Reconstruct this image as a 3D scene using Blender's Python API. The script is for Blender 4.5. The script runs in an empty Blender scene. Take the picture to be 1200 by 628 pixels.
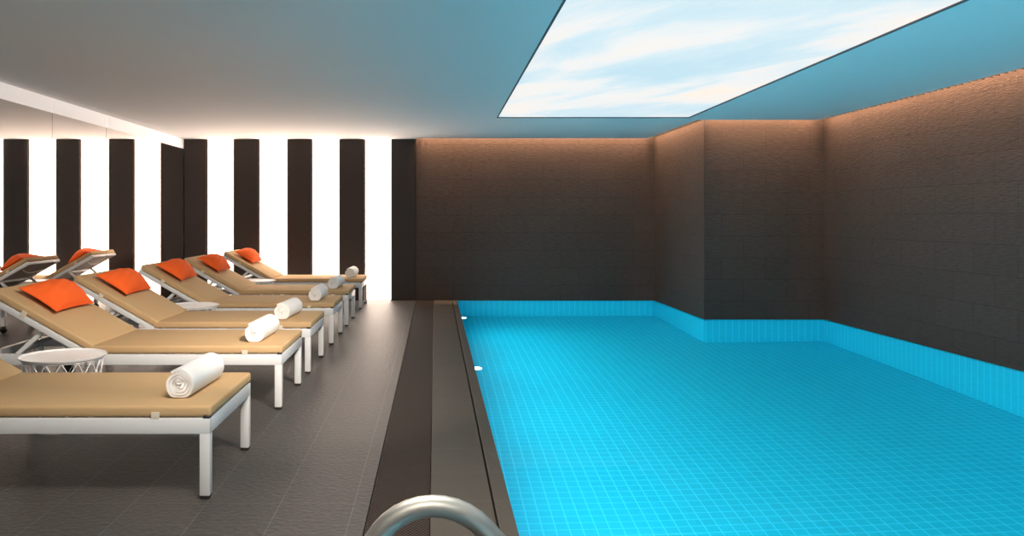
import bpy, bmesh, math, random
from mathutils import Vector, Matrix

random.seed(4)
S = bpy.context.scene
COL = S.collection
PI = math.pi

# ------------------------------------------------------------------ room measures (metres)
H = 2.339            # ceiling
XL = -3.65           # mirror wall
XD = -0.275          # deck / drain strip
XC = -0.02           # drain strip / coping
XS = 0.245           # gutter slot
XP = 0.318           # pool edge
XB = 3.175           # projecting block, left face
XR = 4.59            # right wall
YB = 11.50           # back wall
YK = 9.36            # block, front face
YF = -2.2            # wall behind the camera
YP = 0.25            # near end of the pool
DP = -1.58           # pool floor
ZW = -0.015          # water level
GAP = 0.12           # light slot between ceiling and stone walls


# ------------------------------------------------------------------ materials
def mat(name):
    m = bpy.data.materials.new(name)
    m.use_nodes = True
    nt = m.node_tree
    b = nt.nodes['Principled BSDF']
    return m, nt, b


def nd(nt, t, **kw):
    n = nt.nodes.new(t)
    for k, v in kw.items():
        setattr(n, k, v)
    return n


def plain(name, col, rough=0.5, metal=0.0, bump=0.0, bscale=200.0, var=0.0, spec=0.5):
    m, nt, b = mat(name)
    b.inputs['Roughness'].default_value = rough
    b.inputs['Metallic'].default_value = metal
    b.inputs['Specular IOR Level'].default_value = spec
    b.inputs['Base Color'].default_value = (*col, 1)
    tc = nd(nt, 'ShaderNodeTexCoord')
    if var or bump:
        n = nd(nt, 'ShaderNodeTexNoise')
        n.inputs['Scale'].default_value = bscale
        n.inputs['Detail'].default_value = 3
        nt.links.new(tc.outputs['Object'], n.inputs['Vector'])
        if var:
            r = nd(nt, 'ShaderNodeMix', data_type='RGBA')
            r.inputs['A'].default_value = (*[c * (1 - var) for c in col], 1)
            r.inputs['B'].default_value = (*[min(1, c * (1 + var)) for c in col], 1)
            nt.links.new(n.outputs['Fac'], r.inputs['Factor'])
            nt.links.new(r.outputs['Result'], b.inputs['Base Color'])
        if bump:
            bp = nd(nt, 'ShaderNodeBump')
            bp.inputs['Strength'].default_value = bump
            bp.inputs['Distance'].default_value = 0.002
            nt.links.new(n.outputs['Fac'], bp.inputs['Height'])
            nt.links.new(bp.outputs['Normal'], b.inputs['Normal'])
    return m


def boxmap(nt):
    """world-axis mapping: (x or y, y or z) by the face's own direction"""
    g = nd(nt, 'ShaderNodeNewGeometry')
    tc = nd(nt, 'ShaderNodeTexCoord')
    sp = nd(nt, 'ShaderNodeSeparateXYZ')
    nt.links.new(tc.outputs['Object'], sp.inputs[0])
    sn = nd(nt, 'ShaderNodeSeparateXYZ')
    nt.links.new(g.outputs['True Normal'], sn.inputs[0])

    def big(o):
        a = nd(nt, 'ShaderNodeMath', operation='ABSOLUTE')
        nt.links.new(o, a.inputs[0])
        c = nd(nt, 'ShaderNodeMath', operation='GREATER_THAN')
        c.inputs[1].default_value = 0.6
        nt.links.new(a.outputs[0], c.inputs[0])
        return c.outputs[0]

    def pick(f, a, bb):
        x = nd(nt, 'ShaderNodeMix', data_type='FLOAT')
        nt.links.new(f, x.inputs['Factor'])
        nt.links.new(a, x.inputs['A'])
        nt.links.new(bb, x.inputs['B'])
        return x.outputs['Result']
    u = pick(big(sn.outputs['X']), sp.outputs['X'], sp.outputs['Y'])
    v = pick(big(sn.outputs['Z']), sp.outputs['Z'], sp.outputs['Y'])
    cb = nd(nt, 'ShaderNodeCombineXYZ')
    nt.links.new(u, cb.inputs['X'])
    nt.links.new(v, cb.inputs['Y'])
    return cb.outputs[0]


def mapping(nt, vec, loc=(0, 0, 0), rot=(0, 0, 0), scale=(1, 1, 1)):
    mp = nd(nt, 'ShaderNodeMapping')
    mp.inputs['Location'].default_value = loc
    mp.inputs['Rotation'].default_value = rot
    mp.inputs['Scale'].default_value = scale
    nt.links.new(vec, mp.inputs['Vector'])
    return mp.outputs[0]


def tiles(name, c1, c2, mortar, w, h, gap, rough, loc=(0, 0, 0), offset=0.0, rot=0.0,
          grain=0.0, gscale=(60, 60, 60), gdist=0.002, mix_grain=0.15, smooth=0.1, spec=0.5, mdepth=0.6):
    m, nt, b = mat(name)
    b.inputs['Roughness'].default_value = rough
    b.inputs['Specular IOR Level'].default_value = spec
    v = boxmap(nt)
    vb = mapping(nt, v, loc=loc, rot=(0, 0, rot))
    br = nd(nt, 'ShaderNodeTexBrick')
    br.offset = offset
    br.squash = 1.0
    br.inputs['Scale'].default_value = 1.0
    br.inputs['Brick Width'].default_value = w
    br.inputs['Row Height'].default_value = h
    br.inputs['Mortar Size'].default_value = gap
    br.inputs['Mortar Smooth'].default_value = smooth
    br.inputs['Bias'].default_value = 0.0
    br.inputs['Color1'].default_value = (*c1, 1)
    br.inputs['Color2'].default_value = (*c2, 1)
    br.inputs['Mortar'].default_value = (*mortar, 1)
    nt.links.new(vb, br.inputs['Vector'])
    out = br.outputs['Color']
    if grain:
        vg = mapping(nt, v, scale=gscale)
        n = nd(nt, 'ShaderNodeTexNoise')
        n.inputs['Scale'].default_value = 1.0
        n.inputs['Detail'].default_value = 4
        nt.links.new(vg, n.inputs['Vector'])
        mx = nd(nt, 'ShaderNodeMix', data_type='RGBA', blend_type='MULTIPLY')
        mx.inputs['Factor'].default_value = 1.0
        rp = nd(nt, 'ShaderNodeMapRange')
        rp.inputs['From Min'].default_value = 0.3
        rp.inputs['From Max'].default_value = 0.7
        rp.inputs['To Min'].default_value = 1 - mix_grain
        rp.inputs['To Max'].default_value = 1 + mix_grain
        nt.links.new(n.outputs['Fac'], rp.inputs['Value'])
        nt.links.new(out, mx.inputs['A'])
        nt.links.new(rp.outputs[0], mx.inputs['B'])
        out = mx.outputs['Result']
        ad = nd(nt, 'ShaderNodeMath', operation='SUBTRACT')
        ml = nd(nt, 'ShaderNodeMath', operation='MULTIPLY')
        ml.inputs[1].default_value = mdepth
        nt.links.new(br.outputs['Fac'], ml.inputs[0])
        nt.links.new(n.outputs['Fac'], ad.inputs[0])
        nt.links.new(ml.outputs[0], ad.inputs[1])
        bp = nd(nt, 'ShaderNodeBump')
        bp.inputs['Strength'].default_value = grain
        bp.inputs['Distance'].default_value = gdist
        nt.links.new(ad.outputs[0], bp.inputs['Height'])
        nt.links.new(bp.outputs['Normal'], b.inputs['Normal'])
    nt.links.new(out, b.inputs['Base Color'])
    return m


def emission(name, col, strength):
    m, nt, b = mat(name)
    b.inputs['Base Color'].default_value = (0.8, 0.8, 0.8, 1)
    b.inputs['Roughness'].default_value = 0.5
    b.inputs['Emission Color'].default_value = (*col, 1)
    b.inputs['Emission Strength'].default_value = strength
    return m


M = {}
M['ceiling'] = plain('ceiling_paint', (0.80, 0.79, 0.78), 0.85, bump=0.05, bscale=90, spec=0.2)
M['white_wall'] = plain('white_paint', (0.70, 0.68, 0.66), 0.8, bump=0.05, bscale=90)
M['deck'] = tiles('deck_tile', (0.050, 0.047, 0.046), (0.057, 0.054, 0.0525), (0.108, 0.102, 0.098), 0.31, 0.60, 0.0020,
                  0.46, spec=0.18, loc=(0.96 - 0.31 * 20, 0.265 - 0.6 * 20, 0), grain=0.6, gscale=(38, 40, 38), gdist=0.006,
                  mix_grain=0.16, mdepth=0.2)
M['coping'] = tiles('coping_tile', (0.080, 0.070, 0.059), (0.088, 0.077, 0.065), (0.125, 0.11, 0.095), 3.0, 0.38, 0.002,
                    0.6, spec=0.12, loc=(20, 0.06 - 0.38 * 20, 0), grain=0.15, gscale=(70, 70, 70), mix_grain=0.08, mdepth=0.2)
M['slot'] = plain('gutter_dark', (0.02, 0.02, 0.02), 0.9)
M['pool'] = tiles('pool_tile', (0.002, 0.485, 0.65), (0.002, 0.51, 0.68), (0.05, 0.68, 0.86), 0.078, 0.078, 0.0037,
                  0.4, grain=0.0, smooth=0.2)
M['stone'] = tiles('stone_cladding', (0.058, 0.041, 0.034), (0.064, 0.045, 0.038), (0.036, 0.025, 0.021), 0.52, 0.255, 0.003,
                   0.75, loc=(0, 0.04, 0), offset=0.5, grain=0.9, gscale=(11, 135, 1), gdist=0.006, mix_grain=0.25, spec=0.3, mdepth=0.12)
M['dark_panel'] = plain('dark_lacquer', (0.035, 0.023, 0.019), 0.45, bump=0.05, bscale=60, var=0.15, spec=0.3)
M['light'] = emission('backlit_diffuser', (1.0, 0.80, 0.66), 8.0)
M['frame_bronze'] = plain('bronze_channel', (0.22, 0.16, 0.12), 0.4, metal=0.6)
M['mirror'] = plain('mirror_silver', (0.86, 0.83, 0.81), 0.015, metal=1.0)
M['band'] = emission('band_added_glow', (1.0, 0.85, 0.77), 0.45)  # emission added so the white header band reads brighter
M['white_metal'] = plain('white_powder_coat', (0.62, 0.635, 0.645), 0.38, bump=0.03, bscale=400)
M['fabric'] = plain('tan_canvas', (0.50, 0.335, 0.175), 0.85, bump=0.35, bscale=700, var=0.07, spec=0.15)
M['sling'] = plain('taupe_mesh', (0.24, 0.19, 0.155), 0.8, bump=0.3, bscale=500)
M['orange'] = plain('orange_canvas', (0.86, 0.125, 0.022), 0.85, bump=0.3, bscale=500, var=0.06, spec=0.15)
M['towel'] = plain('terry_white', (0.84, 0.83, 0.82), 0.95, bump=0.7, bscale=260, var=0.03, spec=0.1)
M['black'] = plain('black_plastic', (0.015, 0.015, 0.015), 0.5)
M['tag'] = plain('pale_webbing', (0.62, 0.55, 0.45), 0.8)
M['steel'] = plain('brushed_steel', (0.42, 0.42, 0.39), 0.46, metal=1.0)
M['table_white'] = plain('white_enamel', (0.86, 0.85, 0.84), 0.38)
M['lamp'] = emission('pool_lamp_lens', (0.80, 0.96, 1.0), 14.0)
M['trim_dark'] = plain('dark_trim', (0.06, 0.07, 0.08), 0.6)


def grate_mat():
    m, nt, b = mat('drain_grating')
    b.inputs['Roughness'].default_value = 0.7
    b.inputs['Specular IOR Level'].default_value = 0.1
    tc = nd(nt, 'ShaderNodeTexCoord')
    sp = nd(nt, 'ShaderNodeSeparateXYZ')
    nt.links.new(tc.outputs['Object'], sp.inputs[0])

    def wave(o, pitch):
        a = nd(nt, 'ShaderNodeMath', operation='MULTIPLY')
        a.inputs[1].default_value = 2 * PI / pitch
        nt.links.new(o, a.inputs[0])
        s = nd(nt, 'ShaderNodeMath', operation='SINE')
        nt.links.new(a.outputs[0], s.inputs[0])
        return s.outputs[0]
    p = nd(nt, 'ShaderNodeMath', operation='MULTIPLY')
    nt.links.new(wave(sp.outputs['X'], 0.0165), p.inputs[0])
    nt.links.new(wave(sp.outputs['Y'], 0.026), p.inputs[1])
    r = nd(nt, 'ShaderNodeMapRange')
    r.inputs['From Min'].default_value = -0.35
    r.inputs['From Max'].default_value = 0.6
    nt.links.new(p.outputs[0], r.inputs['Value'])
    mx = nd(nt, 'ShaderNodeMix', data_type='RGBA')
    mx.inputs['A'].default_value = (0.012, 0.009, 0.008, 1)
    mx.inputs['B'].default_value = (0.082, 0.060, 0.050, 1)
    nt.links.new(r.outputs[0], mx.inputs['Factor'])
    nt.links.new(mx.outputs['Result'], b.inputs['Base Color'])
    bp = nd(nt, 'ShaderNodeBump')
    bp.inputs['Strength'].default_value = 0.7
    bp.inputs['Distance'].default_value = 0.004
    nt.links.new(r.outputs[0], bp.inputs['Height'])
    nt.links.new(bp.outputs['Normal'], b.inputs['Normal'])
    return m


M['grate'] = grate_mat()


def water_mat():
    m = bpy.data.materials.new('pool_water')
    m.use_nodes = True
    nt = m.node_tree
    nt.nodes.clear()
    out = nd(nt, 'ShaderNodeOutputMaterial')
    rf = nd(nt, 'ShaderNodeBsdfRefraction')
    rf.inputs['IOR'].default_value = 1.33
    rf.inputs['Roughness'].default_value = 0.0
    rf.inputs['Color'].default_value = (0.93, 0.99, 1.0, 1)
    gl = nd(nt, 'ShaderNodeBsdfGlossy')
    gl.inputs['Roughness'].default_value = 0.02
    fr = nd(nt, 'ShaderNodeFresnel')
    fr.inputs['IOR'].default_value = 1.33
    k = nd(nt, 'ShaderNodeMath', operation='MULTIPLY')
    k.inputs[1].default_value = 0.13
    nt.links.new(fr.outputs[0], k.inputs[0])
    mx = nd(nt, 'ShaderNodeMixShader')
    nt.links.new(k.outputs[0], mx.inputs[0])
    nt.links.new(rf.outputs[0], mx.inputs[1])
    nt.links.new(gl.outputs[0], mx.inputs[2])
    nt.links.new(mx.outputs[0], out.inputs[0])
    return m


M['water'] = water_mat()


def sky_mat():
    m, nt, b = mat('backlit_sky_print')
    b.inputs['Base Color'].default_value = (0.04, 0.04, 0.04, 1)
    b.inputs['Roughness'].default_value = 0.7
    tc = nd(nt, 'ShaderNodeTexCoord')
    v = mapping(nt, tc.outputs['Object'], rot=(0, 0, math.radians(63)))
    v = mapping(nt, v, scale=(0.40, 1.0, 1), loc=(1.7, 0.4, 0))
    n = nd(nt, 'ShaderNodeTexNoise')
    n.inputs['Scale'].default_value = 1.15
    n.inputs['Detail'].default_value = 7
    n.inputs['Roughness'].default_value = 0.55
    n.inputs['Distortion'].default_value = 0.35
    nt.links.new(v, n.inputs['Vector'])
    r = nd(nt, 'ShaderNodeValToRGB')
    e = r.color_ramp.elements
    e[0].position = 0.33
    e[0].color = (0.56, 0.76, 0.86, 1)
    e[1].position = 0.67
    e[1].color = (1.02, 0.88, 0.76, 1)
    x = e.new(0.45)
    x.color = (0.68, 0.82, 0.88, 1)
    x = e.new(0.54)
    x.color = (0.88, 0.88, 0.87, 1)
    nt.links.new(n.outputs['Fac'], r.inputs['Fac'])
    nt.links.new(r.outputs['Color'], b.inputs['Emission Color'])
    b.inputs['Emission Strength'].default_value = 1.0
    return m


M['sky'] = sky_mat()


# ------------------------------------------------------------------ mesh helpers
def nbm():
    return bmesh.new()


def add_box(bm, x0, x1, y0, y1, z0, z1, bev=0.0, seg=2, mtx=None):
    t = bmesh.new()
    bmesh.ops.create_cube(t, size=1.0)
    bmesh.ops.scale(t, vec=(abs(x1 - x0), abs(y1 - y0), abs(z1 - z0)), verts=t.verts)
    bmesh.ops.translate(t, vec=((x0 + x1) / 2, (y0 + y1) / 2, (z0 + z1) / 2), verts=t.verts)
    if bev:
        bmesh.ops.bevel(t, geom=list(t.edges), offset=bev, segments=seg, profile=0.5, affect='EDGES')
    if mtx is not None:
        bmesh.ops.transform(t, matrix=mtx, verts=t.verts)
    merge(bm, t)


def merge(bm, t):
    me = bpy.data.meshes.new('tmp')
    t.to_mesh(me)
    t.free()
    bm.from_mesh(me)
    bpy.data.meshes.remove(me)


def add_prism(bm, poly, z0, z1):
    lo = [bm.verts.new((x, y, z0)) for x, y in poly]
    hi = [bm.verts.new((x, y, z1)) for x, y in poly]
    n = len(poly)
    bm.faces.new(list(reversed(lo)))
    bm.faces.new(hi)
    for i in range(n):
        bm.faces.new((lo[i], lo[(i + 1) % n], hi[(i + 1) % n], hi[i]))


def add_tube(bm, pts, rad, seg=12, closed=False):
    pts = [Vector(p) for p in pts]
    n = len(pts)
    rings = []
    up = None
    for i, p in enumerate(pts):
        a = pts[(i - 1) % n] if (closed or i > 0) else p
        c = pts[(i + 1) % n] if (closed or i < n - 1) else p
        t = (c - a).normalized()
        if up is None:
            up = Vector((0, 0, 1)) if abs(t.z) < 0.9 else Vector((0, 1, 0))
        sd = t.cross(up).normalized()
        up = sd.cross(t).normalized()
        rings.append([bm.verts.new(p + sd * (rad * math.cos(2 * PI * k / seg)) + up * (rad * math.sin(2 * PI * k / seg)))
                      for k in range(seg)])
    last = n if closed else n - 1
    for i in range(last):
        r0, r1 = rings[i], rings[(i + 1) % n]
        for k in range(seg):
            bm.faces.new((r0[k], r0[(k + 1) % seg], r1[(k + 1) % seg], r1[k]))
    if not closed:
        bm.faces.new(list(reversed(rings[0])))
        bm.faces.new(rings[-1])


def add_lathe(bm, prof, seg=48, mtx=None):
    t = bmesh.new()
    rings = []
    for r, z in prof:
        if r < 1e-6:
            rings.append([t.verts.new((0, 0, z))])
        else:
            rings.append([t.verts.new((r * math.cos(2 * PI * k / seg), r * math.sin(2 * PI * k / seg), z)) for k in range(seg)])
    for a, c in zip(rings, rings[1:]):
        for k in range(seg):
            j = (k + 1) % seg
            if len(a) == 1 and len(c) == 1:
                continue
            if len(a) == 1:
                t.faces.new((a[0], c[j], c[k]))
            elif len(c) == 1:
                t.faces.new((a[k], a[j], c[0]))
            else:
                t.faces.new((a[k], a[j], c[j], c[k]))
    bmesh.ops.recalc_face_normals(t, faces=t.faces)
    if mtx is not None:
        bmesh.ops.transform(t, matrix=mtx, verts=t.verts)
    merge(bm, t)


def obj(name, bm, m, parent=None, smooth=False, loc=None):
    bmesh.ops.recalc_face_normals(bm, faces=bm.faces)
    me = bpy.data.meshes.new(name)
    bm.to_mesh(me)
    bm.free()
    me.materials.append(m)
    if smooth:
        for p in me.polygons:
            p.use_smooth = True
        me.set_sharp_from_angle(angle=math.radians(38))
    o = bpy.data.objects.new(name, me)
    COL.objects.link(o)
    if parent is not None:
        o.parent = parent
    if loc is not None:
        o.location = loc
    return o


def tag(o, label, cat, group=None, kind=None):
    o['label'] = label
    o['category'] = cat
    if group:
        o['group'] = group
    if kind:
        o['kind'] = kind
    return o


def thing(name, label, cat, loc=(0, 0, 0), group=None):
    o = bpy.data.objects.new(name, None)
    o.empty_display_size = 0.1
    COL.objects.link(o)
    o.location = loc
    return tag(o, label, cat, group)


def struct(name, bm, m, label, cat):
    o = obj(name, bm, m)
    o['kind'] = 'structure'
    o['label'] = label
    o['category'] = cat
    return o


def copy_thing(root, loc, rotz=None, label=None):
    r = root.copy()
    COL.objects.link(r)
    r.location = loc
    if rotz is not None:
        r.rotation_euler.z = rotz
    if label:
        r['label'] = label
    for ch in list(root.children):
        c = ch.copy()
        COL.objects.link(c)
        c.parent = r
        for g in list(ch.children):
            d = g.copy()
            COL.objects.link(d)
            d.parent = c
    return r


# ------------------------------------------------------------------ the setting
b = nbm(); add_box(b, XL, XD, YF, YB, -0.12, 0.0)
struct('floor', b, M['deck'], 'dark grey tiled pool deck under the loungers', 'floor')

b = nbm(); add_box(b, XC, XS - 0.004, YF, YB, -0.12, 0.0, 0.003, 1)
struct('trim_1', b, M['coping'], 'broad smooth brown grey coping beside the drain strip', 'coping')
b = nbm(); add_box(b, XS + 0.004, XP, YF, YB, -0.12, 0.0, 0.004, 2)
struct('trim_2', b, M['coping'], 'narrow grey stone lip along the water edge', 'pool edge')
b = nbm(); add_box(b, XD, XP, YF, YB, -0.20, -0.12)
struct('trim_3', b, M['slot'], 'dark channel bed under the gutter slot', 'gutter')
b = nbm(); add_box(b, XP, XR, YF, YP, -0.12, 0.0)
struct('trim_4', b, M['coping'], 'stone deck at the near end of the pool', 'coping')

b = nbm(); add_box(b, XD + 0.003, XC - 0.003, YF, YB, -0.05, -0.004)
g = obj('drain_grating', b, M['grate'])
tag(g, 'dark studded non slip drain strip running between deck tiles and smooth coping', 'drain')

# pool basin: floor plus walls, one tiled shell
b = nbm()
add_box(b, XP, XR, YP, YB, DP - 0.1, DP)
add_box(b, XP - 0.08, XP, YP - 0.08, YB, DP - 0.1, -0.2)
add_box(b, XP - 0.035, XP, YP, YB, -0.2, -0.12)
add_box(b, XP, XR, YP - 0.08, YP, DP - 0.1, -0.12)
add_box(b, XP - 0.08, XB, YB, YB + 0.08, DP - 0.1, -0.004)
add_box(b, XB, XR, YK, YB, DP - 0.1, -0.004)
add_box(b, XR, XR + 0.08, YP - 0.08, YK, DP - 0.1, -0.004)
struct('pool_basin', b, M['pool'], 'turquoise mosaic tiled swimming pool basin', 'swimming pool')

b = nbm()
vs = [b.verts.new((x, y, 0)) for x, y in ((XP, YP), (XR, YP), (XR, YK), (XB, YK), (XB, YB), (XP, YB))]
b.faces.new(vs)
w = obj('pool_water', b, M['water'])
w.location.z = ZW
tag(w, 'still clear turquoise pool water over mosaic tiles', 'water', kind='stuff')

# walls
b = nbm(); add_box(b, XL - 0.15, XL - 0.02, YF, YB + 0.3, -0.12, H + 0.48)
struct('wall_left', b, M['white_wall'], 'wall behind the mirror panels', 'wall')
b = nbm(); add_box(b, XL - 0.02, -0.28, YB + 0.08, YB + 0.22, -0.12, H + 0.48)
struct('wall_back', b, M['dark_panel'], 'wall behind the backlit stripes', 'wall')
b = nbm(); add_box(b, -0.28, XB, YB, YB + 0.22, 0.0, H + 0.48)
struct('wall_pool', b, M['stone'], 'brown stone clad wall at the far end of the pool', 'wall')
b = nbm(); add_box(b, XB, XR + 0.15, YK, YB + 0.22, 0.0, H + 0.48)
struct('wall_corner', b, M['stone'], 'projecting brown stone clad block in the far corner', 'wall')
b = nbm(); add_box(b, XR, XR + 0.15, YF, YK, 0.0, H + 0.48)
struct('wall_right', b, M['stone'], 'long brown stone clad wall right of the pool', 'wall')
b = nbm(); add_box(b, XL - 0.15, XR + 0.15, YF - 0.12, YF, -0.12, H + 0.48)
struct('wall_front', b, M['white_wall'], 'white wall behind the viewer', 'wall')

# ceiling with the opening for the sky panel and light slots along the stone walls
Y0, Y1 = -1.0, 9.04


def xl(y):
    return 0.70 - 0.03 * (Y1 - y) / 4.89


def xr(y):
    return 2.90 - 0.11 * (Y1 - y) / 4.89


ZC = H + 0.40
b = nbm()
add_prism(b, [(XL - 0.02, YF), (-0.28, YF), (-0.28, YB + 0.08), (XL - 0.02, YB + 0.08)], H, ZC)
add_prism(b, [(-0.28, YF), (xl(Y0), YF), (xl(Y0), Y0), (xl(Y1), Y1), (xl(Y1), YB - GAP), (-0.28, YB - GAP)], H, ZC)
add_prism(b, [(xl(Y1), Y1), (xr(Y1), Y1), (xr(Y1), YB - GAP), (xl(Y1), YB - GAP)], H, ZC)
add_prism(b, [(xl(Y0), YF), (xr(Y0), YF), (xr(Y0), Y0), (xl(Y0), Y0)], H, ZC)
add_prism(b, [(xr(Y0), YF), (XB - GAP, YF), (XB - GAP, YB - GAP), (xr(Y1), YB - GAP), (xr(Y1), Y1), (xr(Y0), Y0)], H, ZC)
add_prism(b, [(XB - GAP, YF), (XR - GAP, YF), (XR - GAP, YK - GAP), (XB - GAP, YK - GAP)], H, ZC)
add_box(b, XL - 0.15, XR + 0.15, YF, YB + 0.22, ZC, ZC + 0.08)
struct('ceiling', b, M['ceiling'], 'smooth white ceiling with light slots along the stone walls', 'ceiling')

# black cross baffles added unseen inside the light slots to cut corner streaks
b = nbm()


def baffles(x0, x1, y0, y1, alongx):
    a0, a1 = (x0, x1) if alongx else (y0, y1)
    n = int((a1 - a0) / 0.09)
    for k in range(n + 1):
        c = a0 + 0.01 + (a1 - a0 - 0.02) * k / n
        if alongx:
            add_box(b, c - 0.003, c + 0.003, y0, y1, H + 0.015, H + 0.165)
        else:
            add_box(b, x0, x1, c - 0.003, c + 0.003, H + 0.015, H + 0.165)


baffles(-0.28, XB - GAP, YB - GAP, YB, True)
baffles(XB - GAP, XB, YK - GAP, YB - GAP, False)
baffles(XB, XR - GAP, YK - GAP, YK, True)
baffles(XR - GAP, XR, YF, YK - GAP, False)
struct('added_baffles', b, M['slot'], 'added unseen black cross baffles inside the ceiling light slots', 'light slot')

# sky panel
t = thing('sky_ceiling_panel', 'large backlit ceiling panel printed with blue sky and pale clouds', 'light panel', (0, 0, H))
b = nbm()
e = 0.014
add_prism(b, [(xl(Y0) + e, Y0 + e), (xr(Y0) - e, Y0 + e), (xr(Y1) - e, Y1 - e), (xl(Y1) + e, Y1 - e)], 0.006, 0.03)
obj('printed_diffuser', b, M['sky'], t)
b = nbm()


def frame_side(p, q, dx, dy):
    add_prism(b, [p, q, (q[0] + dx, q[1] + dy), (p[0] + dx, p[1] + dy)], -0.004, 0.04)


frame_side((xl(Y0), Y0), (xl(Y1), Y1), e, 0)
frame_side((xr(Y0), Y0), (xr(Y1), Y1), -e, 0)
frame_side((xl(Y1), Y1), (xr(Y1), Y1), 0, -e)
frame_side((xl(Y0), Y0), (xr(Y0), Y0), 0, e)
obj('frame', b, M['trim_dark'], t)

# back wall stripes: dark panels and backlit panels
K = YB / 929.0


def X(px):
    return (px - 510) * K


white = [(242, 274), (303, 337), (365, 398), (427, 459)]
dark = [(215.2, 242), (274, 303), (337, 365), (398, 427), (459, 487.2)]
wn = ['backlit white wall panel at the far left, next to the mirror corner',
      'backlit white wall panel second from the mirror corner',
      'backlit white wall panel third from the mirror corner',
      'backlit white wall panel at the right end, nearest the pool']
dn = ['dark brown wall panel in the corner beside the mirror',
      'dark brown wall panel between the first and second white panels from the mirror',
      'dark brown wall panel between the two middle white panels',
      'dark brown wall panel between the third and fourth white panels from the mirror',
      'dark brown wall panel at the right end, against the stone wall']
for (a, c), lb in zip(white, wn):
    x0, x1 = X(a), X(c)
    t = thing('light_panel', lb, 'light panel', ((x0 + x1) / 2, YB + 0.03, 0), 'backlit stripes on the end wall')
    hw = (x1 - x0) / 2 - 0.002
    b = nbm(); add_box(b, -hw + 0.012, hw - 0.012, 0, 0.03, 0.004, H - 0.004)
    obj('diffuser', b, M['light'], t)
    b = nbm()
    for s in (-1, 1):
        add_box(b, s * hw, s * (hw - 0.012), -0.004, 0.045, 0.002, H - 0.002)
    obj('side_channel', b, M['frame_bronze'], t)
for (a, c), lb in zip(dark, dn):
    x0, x1 = X(a), X(c)
    b = nbm(); add_box(b, -(x1 - x0) / 2 + 0.002, (x1 - x0) / 2 - 0.002, 0, 0.07, 0.002, H - 0.002, 0.004, 2)
    o = obj('wall_panel', b, M['dark_panel'], loc=((x0 + x1) / 2, YB + 0.005, 0))
    tag(o, lb, 'wall panel', 'dark stripes on the end wall')

# mirror panels on the left wall
seams = [1.33, 2.575, 3.82, 5.065, 6.31, 7.555, 8.80, 10.045, 11.50]
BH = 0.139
ml = {11.50: 'mirror wall panel in the far corner against the dark end panel',
      10.045: 'second mirror wall panel from the far corner',
      8.80: 'third mirror wall panel from the far corner',
      7.555: 'mirror wall panel at the left edge of the picture, fourth from the far corner'}
for y0, y1 in zip(seams, seams[1:]):
    t = thing('mirror_panel', ml.get(y1, 'mirror wall panel beyond the left edge of the picture'), 'mirror',
              (XL, (y0 + y1) / 2, 0), 'mirror panels on the left wall')
    hw = (y1 - y0) / 2 - 0.0035
    b = nbm(); add_box(b, -0.015, 0, -hw, hw, 0.002, H - BH)
    obj('mirror_glass', b, M['mirror'], t)
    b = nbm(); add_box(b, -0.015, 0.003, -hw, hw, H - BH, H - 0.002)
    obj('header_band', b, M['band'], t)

# ------------------------------------------------------------------ sun loungers
FX = 0.94            # foot end in lounger space (root at x = -1.9)
HX = -0.96           # head end
HW = 0.375           # half width
HG = -0.27           # hinge
ANG = math.radians(29.5)
ZF = 0.345


def backspace(u, yv, wv):
    """point on the raised backrest: u along it from the hinge, w above its frame"""
    return Vector((HG - u * math.cos(ANG) - wv * math.sin(ANG) * -1 * -1, yv, ZF + u * math.sin(ANG) + wv * math.cos(ANG)))


MB = Matrix.Translation((HG, 0, ZF - 0.004)) @ Matrix.Rotation(ANG, 4, 'Y') @ Matrix.Rotation(PI, 4, 'Z')
# MB maps local +x to "up along the backrest", +z to its upper side


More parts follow.
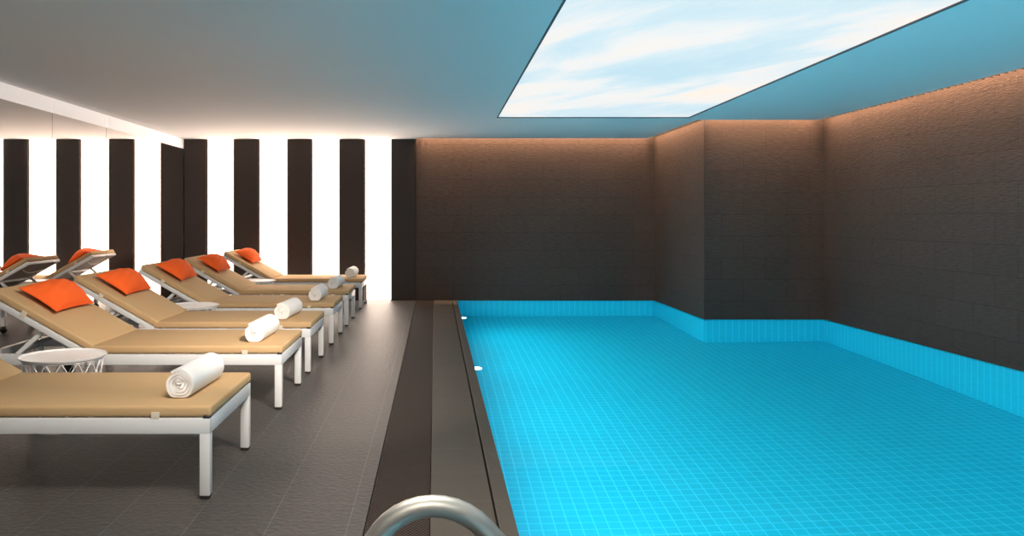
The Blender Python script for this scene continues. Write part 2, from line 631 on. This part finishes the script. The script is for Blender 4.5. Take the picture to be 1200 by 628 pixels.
def make_lounger(label):
    t = thing('sun_lounger', label, 'sun lounger', (0, 0, 0), 'sun loungers in a row along the mirror')
    fr = nbm()
    for s in (-1, 1):
        add_box(fr, HX, FX, s * HW, s * (HW - 0.03), ZF - 0.067, ZF, 0.004, 2)
    add_box(fr, FX - 0.03, FX, -HW + 0.03, HW - 0.03, ZF - 0.067, ZF - 0.002, 0.004, 2)
    add_box(fr, HX, HX + 0.03, -HW + 0.03, HW - 0.03, ZF - 0.067, ZF - 0.002, 0.004, 2)
    add_box(fr, HG + 0.02, HG + 0.05, -HW + 0.03, HW - 0.03, ZF - 0.06, ZF - 0.012, 0.003, 1)
    for k in range(9):      # seat slats
        x = HG + 0.13 + k * 0.115
        add_box(fr, x, x + 0.06, -HW + 0.03, HW - 0.03, ZF - 0.018, ZF - 0.006, 0.002, 1)
    obj('frame', fr, M['white_metal'], t, True)
    for sx in (0, 1):
        for s in (-1, 1):
            lg = nbm()
            x1 = FX if sx else HX + 0.052
            add_box(lg, x1 - 0.045, x1, s * HW, s * (HW - 0.043), 0.014 if sx else 0.075, ZF - 0.064, 0.005, 2)
            l = obj('leg', lg, M['white_metal'], t, True)
            if sx:
                ft = nbm(); add_box(ft, x1 - 0.043, x1 - 0.002, s * (HW - 0.002), s * (HW - 0.041), 0.0, 0.016, 0.003, 1)
                obj('foot_pad', ft, M['black'], l, True)
            else:
                ft = nbm()
                add_lathe(ft, [(0, -0.013), (0.03, -0.013), (0.036, -0.008), (0.036, 0.008), (0.03, 0.013), (0, 0.013)], 24,
                          Matrix.Translation((x1 - 0.024, s * (HW - 0.022), 0.036)) @ Matrix.Rotation(PI / 2, 4, 'X'))
                add_box(ft, x1 - 0.040, x1 - 0.008, s * (HW - 0.007), s * (HW - 0.038), 0.05, 0.085, 0.003, 1)
                obj('caster', ft, M['black'], l, True)
    for s in (-1, 1):
        cp = nbm(); add_box(cp, FX - 0.030, FX - 0.001, s * (HW - 0.001), s * (HW - 0.03), ZF - 0.004, ZF + 0.012, 0.003, 1)
        obj('corner_cap', cp, M['black'], t, True)
    # backrest frame: two side rails, end bars, sling
    bf = nbm()
    for s in (-1, 1):
        add_box(bf, 0.0, 0.72, s * (HW - 0.002), s * (HW - 0.03), -0.020, 0.018, 0.004, 2, MB)
    add_box(bf, 0.695, 0.72, -HW + 0.03, HW - 0.03, -0.016, 0.014, 0.004, 2, MB)
    add_box(bf, 0.30, 0.325, -HW + 0.03, HW - 0.03, -0.030, -0.006, 0.004, 2, MB)
    obj('backrest_frame', bf, M['white_metal'], t, True)
    sl = nbm(); add_box(sl, 0.02, 0.695, -HW + 0.03, HW - 0.03, -0.004, 0.006, 0, 1, MB)
    obj('backrest_sling', sl, M['sling'], t)
    st = nbm()
    arc = [MB @ Vector((0.60 - 0.07 * math.sin(PI * k / 12), -0.30 + 0.6 * k / 12, -0.028 - 0.012 * math.sin(PI * k / 12))) for k in range(13)]
    add_tube(st, arc, 0.006, 8)
    obj('carry_strap', st, M['tag'], t, True)
    for s in (-1, 1):
        pr = nbm()
        p0 = MB @ Vector((0.33, 0, -0.015))
        y = s * (HW - 0.045)
        d = Vector((-0.185, 0, ZF - 0.02 - p0.z))
        L = d.length
        a = math.atan2(-d.z, d.x)
        mt = Matrix.Translation((p0.x, y, p0.z)) @ Matrix.Rotation(a, 4, 'Y')
        add_box(pr, -0.01, L, -0.012, 0.012, -0.014, 0.014, 0.003, 1, mt)
        obj('prop_strut', pr, M['white_metal'], t, True)
    pr = nbm()
    add_box(pr, HG - 0.42, HG - 0.395, -HW + 0.05, HW - 0.05, ZF + 0.04, ZF + 0.065, 0.003, 1)
    obj('prop_crossbar', pr, M['white_metal'], t, True)
    # mattress in two hinged sections
    sc = nbm(); add_box(sc, HG - 0.004, FX + 0.004, -HW + 0.004, HW - 0.004, ZF + 0.004, ZF + 0.053, 0.014, 4)
    o = obj('seat_cushion', sc, M['fabric'], t, True)
    pp = nbm()
    add_loop(pp, HG + 0.01, FX - 0.0005, HW - 0.0085, ZF + 0.040)
    obj('piping', pp, M['fabric'], o, True)
    bc = nbm(); add_box(bc, 0.0, 0.725, -HW + 0.004, HW - 0.004, 0.020, 0.070, 0.014, 4, MB)
    o2 = obj('back_cushion', bc, M['fabric'], t, True)
    pp = nbm()
    add_loop(pp, 0.01, 0.7205, HW - 0.0085, 0.057, MB)
    obj('piping', pp, M['fabric'], o2, True)
    for s in (-1, 1):
        tg = nbm()
        add_box(tg, 0.69, 0.725, s * (HW - 0.006), s * (HW + 0.0015), ZF - 0.002, ZF + 0.026, 0.001, 1)
        obj('strap_tag', tg, M['tag'], o)
        tg = nbm()
        add_box(tg, 0.46, 0.495, s * (HW - 0.006), s * (HW + 0.0015), 0.004, 0.042, 0.001, 1, MB)
        obj('strap_tag', tg, M['tag'], o2)
    return t


def add_loop(bm, x0, x1, hw, z, mtx=None):
    pts = []
    r = 0.016
    for cx, cy, a0 in ((x1 - r, hw - r, 0), (x0 + r, hw - r, 90), (x0 + r, -hw + r, 180), (x1 - r, -hw + r, 270)):
        for k in range(5):
            a = math.radians(a0 + 22.5 * k)
            pts.append(Vector((cx + r * math.cos(a), cy + r * math.sin(a), z)))
    if mtx is not None:
        pts = [mtx @ p for p in pts]
    # fine raised seam
    add_tube(bm, pts, 0.0042, 6, True)


# near rail positions along y
ys = [3.375, 4.955, 6.10, 7.48, 8.76, 10.42]
LB = ['tan cushioned white sun lounger nearest the viewer, cut off by the left edge',
      'tan cushioned white sun lounger second from the viewer, just behind the near round table',
      'tan cushioned white sun lounger third from the viewer, in front of the middle round table',
      'tan cushioned white sun lounger fourth from the viewer, right behind the middle round table',
      'tan cushioned white sun lounger fifth from the viewer, in front of the farthest table',
      'tan cushioned white sun lounger farthest away, against the backlit end wall']
base = make_lounger(LB[0])
for i, y in enumerate(ys):
    loc = (-1.9, y + HW, 0)
    if i == 0:
        base.location = loc
    else:
        copy_thing(base, loc, None, LB[i])

# ------------------------------------------------------------------ pillows
def pillow_mesh(a=0.268, c=0.142, h=0.108, n=36):
    bm = nbm()
    top, bot = {}, {}
    for i in range(n + 1):
        for j in range(n + 1):
            u, v = -1 + 2 * i / n, -1 + 2 * j / n
            ex = 1 - 0.07 * (1 - v * v) * abs(u) ** 3 * 0 - 0.075 * (1 - abs(v) ** 2)
            ey = 1 - 0.085 * (1 - abs(u) ** 2)
            x, y = u * (a * (ex if abs(u) > 0 else 1)), v * c * ey
            f = max(0.0, (1 - u ** 2)) ** 0.56 * max(0.0, (1 - v ** 2)) ** 0.56
            wr = 0.006 * math.sin(9 * u + 5 * v) * math.sin(7 * v - 3 * u) * f
            zt = h * f + wr
            zb = -0.034 * f
            top[i, j] = bm.verts.new((y, x, zt))
            if i in (0, n) or j in (0, n):
                bot[i, j] = top[i, j]
            else:
                bot[i, j] = bm.verts.new((y, x, zb))
    for i in range(n):
        for j in range(n):
            bm.faces.new((top[i, j], top[i + 1, j], top[i + 1, j + 1], top[i, j + 1]))
            bm.faces.new((bot[i, j], bot[i, j + 1], bot[i + 1, j + 1], bot[i + 1, j]))
    # piped edge
    ring = [(i, 0) for i in range(n)] + [(n, j) for j in range(n)] + [(i, n) for i in range(n, 0, -1)] + [(0, j) for j in range(n, 0, -1)]
    pts = [top[k].co.copy() for k in ring]
    return bm, pts


PL = ['bright orange pillow on the second lounger, largest of the five pillows',
      'orange pillow on the third lounger from the viewer',
      'orange pillow on the fourth lounger, behind the middle round table',
      'orange pillow on the fifth lounger from the viewer',
      'small looking orange pillow on the farthest lounger by the light panels']
pb, ppts = pillow_mesh()
me_p = None
for i in range(5):
    lb = PL[i]
    if me_p is None:
        root = obj('throw_pillow', pb, M['orange'], None, True)
        me_p = root
        q = nbm(); add_tube(q, ppts, 0.004, 6, True)
        obj('piping', q, M['orange'], root, True)
        tag(root, lb, 'pillow', 'orange pillows on the loungers')
    else:
        root = copy_thing(me_p, (0, 0, 0), None, lb)
    y = ys[i + 1] + HW
    base_m = Matrix.Translation((-1.9, y, 0)) @ MB
    p = base_m @ Vector((0.49 + random.uniform(-0.01, 0.01), random.uniform(-0.01, 0.02), 0.070 + 0.0395))
    root.location = p
    root.rotation_euler = (Matrix.Rotation(ANG + math.radians(2), 4, 'Y') @ Matrix.Rotation(PI + math.radians(random.uniform(-3, 3)), 4, 'Z')).to_euler()

# ------------------------------------------------------------------ rolled towels
def towel_mesh():
    bm = nbm()
    turns, n = 4.3, 190
    R0, R1 = 0.010, 0.0715
    th = (R1 - R0) / turns * 0.90
    L = 0.43

    def ring(k, inner):
        f = k / n
        a = 2 * PI * turns * f + 0.3
        r = R0 + (R1 - R0) * f + 0.0012 * math.sin(5 * a)
        if inner:
            r = max(0.002, r - th)
        x, z = r * math.cos(a), r * math.sin(a)
        if z < -0.056:
            z = -0.056 + (z + 0.056) * 0.25
        return x, z
    sl = [-L / 2, -L / 2 + 0.008, -L / 4, 0, L / 4, L / 2 - 0.008, L / 2]
    sh = [0.985, 1.0, 1.0, 1.0, 1.0, 1.0, 0.985]
    rows_o, rows_i = [], []
    for k in range(n + 1):
        o = ring(k, False); i_ = ring(k, True)
        wob = 0.004 * math.sin(k * 0.31)
        rows_o.append([bm.verts.new((o[0] * s, yy + (wob if abs(yy) > L / 2 - 0.02 else 0), o[1] * s)) for yy, s in zip(sl, sh)])
        rows_i.append([bm.verts.new((i_[0], yy + (wob if abs(yy) > L / 2 - 0.02 else 0), i_[1])) for yy in sl])
    m = len(sl)
    for k in range(n):
        for j in range(m - 1):
            bm.faces.new((rows_o[k][j], rows_o[k + 1][j], rows_o[k + 1][j + 1], rows_o[k][j + 1]))
            bm.faces.new((rows_i[k][j], rows_i[k][j + 1], rows_i[k + 1][j + 1], rows_i[k + 1][j]))
        for j in (0, m - 1):
            bm.faces.new((rows_o[k][j], rows_o[k + 1][j], rows_i[k + 1][j], rows_i[k][j]))
    for k in (0, n):
        for j in range(m - 1):
            bm.faces.new((rows_o[k][j], rows_o[k][j + 1], rows_i[k][j + 1], rows_i[k][j]))
    return bm


TL = ['rolled white towel on the nearest lounger, largest of the six towels',
      'rolled white towel on the second lounger from the viewer',
      'rolled white towel on the third lounger from the viewer',
      'rolled white towel on the fourth lounger from the viewer',
      'rolled white towel on the fifth lounger from the viewer',
      'rolled white towel on the farthest lounger, smallest looking of the six']
tx = [-1.125, -1.157, -1.195, -1.155, -1.14, -1.135]
t0 = obj('rolled_towel', towel_mesh(), M['towel'], None, True)
tag(t0, TL[0], 'towel', 'rolled towels on the loungers')
for i in range(6):
    o = t0 if i == 0 else copy_thing(t0, (0, 0, 0), None, TL[i])
    o.location = (tx[i], ys[i] + HW - 0.02, ZF + 0.053 + 0.0605)
    o.rotation_euler = (0, 0, math.radians([-3, -2, -4, -1, -3, -2][i]))

# ------------------------------------------------------------------ wire side tables
def make_table(label):
    t = thing('side_table', label, 'side table', (0, 0, 0), 'round wire side tables between the loungers')
    b = nbm()
    add_lathe(b, [(0, 0.402), (0.213, 0.402), (0.226, 0.405), (0.232, 0.416), (0.2295, 0.4175), (0.223, 0.410), (0.212, 0.407), (0, 0.407)], 64)
    obj('tray_top', b, M['table_white'], t, True)
    b = nbm()
    r0, r1, zt, zb = 0.212, 0.160, 0.397, 0.008

    def circ(r, z, n=48):
        return [(r * math.cos(2 * PI * k / n), r * math.sin(2 * PI * k / n), z) for k in range(n)]
    add_tube(b, circ(r0, zt), 0.004, 6, True)
    add_tube(b, circ(r1, zb), 0.005, 6, True)
    n = 16
    rnd = random.Random(7)
    for k in range(n):
        a = 2 * PI * k / n
        for dirn in (1, -1):
            a2 = a + dirn * (0.95 + 0.35 * rnd.random())
            p = (r0 * math.cos(a), r0 * math.sin(a), zt)
            q = (r1 * math.cos(a2), r1 * math.sin(a2), zb)
            pts = []
            for j in range(13):
                f = j / 12
                rr = r0 + (r1 - r0) * f
                aa = a + (a2 - a) * f
                pts.append((rr * math.cos(aa), rr * math.sin(aa), zt + (zb - zt) * f))
            add_tube(b, pts, 0.0029, 6)
    obj('wire_basket', b, M['table_white'], t, True)
    return t


tb = make_table('white round wire basket table between the first and second loungers')
tb.location = (-2.124, 4.53, 0)
copy_thing(tb, (-2.18, 7.13, 0), 0.5, 'white round wire basket table between the third and fourth loungers')
copy_thing(tb, (-2.235, 9.93, 0), 1.1, 'white round wire basket table behind the fifth lounger, farthest of the tables')

# ------------------------------------------------------------------ handrail
RY = 1.545
t = thing('pool_handrail', 'curved stainless steel pool handrail at the bottom edge of the picture', 'handrail', (-0.14, RY, 0))
cx, cz, R = -0.003 + 0.14, 0.505, 0.133
pts = [(0.004, 0, 0.006), (0.004, 0, 0.25)]
for k in range(15):
    a = math.radians(-90 + k * 138 / 14)
    pts.append((cx + R * math.sin(a), 0, cz + R * math.cos(a)))
a = math.radians(48)
px, pz = pts[-1][0], pts[-1][2]
ex, ez = 0.545, pz - (0.545 - px) * math.tan(a)
for f in (0.3, 0.6, 0.85):
    pts.append((px + (ex - px) * f, 0, pz + (ez - pz) * f))
pts += [(ex - 0.012, 0, ez - 0.005), (ex + 0.008, 0, ez - 0.04), (ex + 0.012, 0, ez - 0.09), (ex + 0.012, 0, -0.75)]
b = nbm(); add_tube(b, pts, 0.0212, 24)
obj('rail_tube', b, M['steel'], t, True)
b = nbm(); add_lathe(b, [(0.022, 0.026), (0.03, 0.022), (0.05, 0.006), (0.05, 0.0), (0.022, 0.0)], 32, Matrix.Translation((0.004, 0, -0.004)))
obj('floor_flange', b, M['steel'], t, True)

# ------------------------------------------------------------------ underwater lamps
LY = [6.45, 9.68]
LL = ['glowing underwater pool lamp nearer the viewer on the pool edge', 'glowing underwater pool lamp near the far end of the pool edge']
for y, lb in zip(LY, LL):
    t = thing('pool_lamp', lb, 'pool light', (XP, y, -0.068), 'underwater lamps along the pool edge')
    b = nbm()
    prof = [(0.044 * math.cos(k * PI / 16), 0.062 * math.sin(k * PI / 16)) for k in range(9)]
    add_lathe(b, prof, 32, Matrix.Rotation(PI / 2, 4, 'Y'))
    obj('lens', b, M['lamp'], t, True)
    b = nbm()
    add_lathe(b, [(0.043, 0.0), (0.052, 0.0), (0.052, 0.006), (0.043, 0.008)], 32, Matrix.Rotation(PI / 2, 4, 'Y'))
    obj('rim', b, M['steel'], t, True)


# ------------------------------------------------------------------ lights
def area(name, loc, rot, sx, sy, power, col, spread=PI):
    l = bpy.data.lights.new(name, 'AREA')
    l.shape = 'RECTANGLE'
    l.size, l.size_y = sx, sy
    l.energy = power
    l.color = col
    l.spread = spread
    o = bpy.data.objects.new(name, l)
    COL.objects.link(o)
    o.location = loc
    o.rotation_euler = rot
    return o


WARM = (1.0, 0.59, 0.34)
CW = 34.0            # watts per metre of cove strip
zc = H + 0.19
TL_ = math.radians(14)
c0, c1 = -0.24, XB - 0.10
area('cove_light', ((c0 + c1) / 2, YB - GAP + 0.03, zc), (TL_, 0, 0), c1 - c0, 0.03, CW * (c1 - c0), WARM, 2.0)
c0, c1 = YK - 0.02, YB - 0.10
area('cove_light', (XB - GAP + 0.03, (c0 + c1) / 2, zc), (0, -TL_, 0), 0.03, c1 - c0, CW * (c1 - c0), WARM, 2.0)
c0, c1 = XB - 0.02, XR - 0.10
area('cove_light', ((c0 + c1) / 2, YK - GAP + 0.03, zc), (TL_, 0, 0), c1 - c0, 0.03, CW * (c1 - c0), WARM, 2.0)
c0, c1 = YF + 0.1, YK - 0.10
area('cove_light', (XR - GAP + 0.03, (c0 + c1) / 2, zc), (0, -TL_, 0), 0.03, c1 - c0, CW * (c1 - c0), WARM, 2.0)

AQUA = (0.55, 0.93, 1.0)
for y, p in ((1.4, 23), (3.2, 25), (4.8, 25), (6.45, 25), (8.1, 25), (9.68, 26)):
    area('underwater_light', (XP + 0.004, y, -0.6), (0, -PI / 2, 0), 0.6, 1.2, p, AQUA)
for x in (1.2, 2.5, 3.8):
    area('underwater_light', (x, YP + 0.004, -0.5), (PI / 2, 0, 0), 0.9, 0.4, 46, AQUA)

# unseen fill lights added over the near deck to brighten deck and loungers
area('fill_light', (-0.3, 2.3, H - 0.004), (0, 0, 0), 0.9, 0.5, 75, (1.0, 0.87, 0.75))
area('fill_light', (-0.3, -0.3, H - 0.004), (0, 0, 0), 0.9, 0.5, 60, (1.0, 0.87, 0.75))

d = Vector((-1.75, 6.3, 0.1)) - Vector((0.3, 3.0, H - 0.03))
o = area('fill_spot', (0.3, 3.0, H - 0.03), (0, 0, 0), 0.12, 0.12, 35, (1.0, 0.85, 0.72), math.radians(66))  # unseen spot added to brighten the farther loungers
o.rotation_euler = d.to_track_quat('-Z', 'Y').to_euler()

# ------------------------------------------------------------------ world, camera, view
W = bpy.data.worlds.new('World')
S.world = W
W.use_nodes = True
W.node_tree.nodes['Background'].inputs['Color'].default_value = (0.02, 0.02, 0.02, 1)

cd = bpy.data.cameras.new('camera')
cam = bpy.data.objects.new('camera', cd)
COL.objects.link(cam)
cam.location = (0, 0, 1.2)
cam.rotation_euler = (PI / 2, 0, 0)
cd.sensor_width = 36
cd.sensor_fit = 'HORIZONTAL'
cd.lens = 929 / 1200 * 36
cd.shift_x = (600 - 510) / 1200
cd.shift_y = (255 - 314) / 1200
cd.clip_start = 0.05
S.camera = cam

S.view_settings.view_transform = 'Standard'
S.view_settings.look = 'None'
S.view_settings.exposure = 0.0
S.view_settings.gamma = 1.0
S.view_settings.use_curve_mapping = False
S.cycles.use_denoising = True
S.cycles.max_bounces = 14
S.cycles.diffuse_bounces = 6
S.cycles.transmission_bounces = 10
S.cycles.sample_clamp_indirect = 6
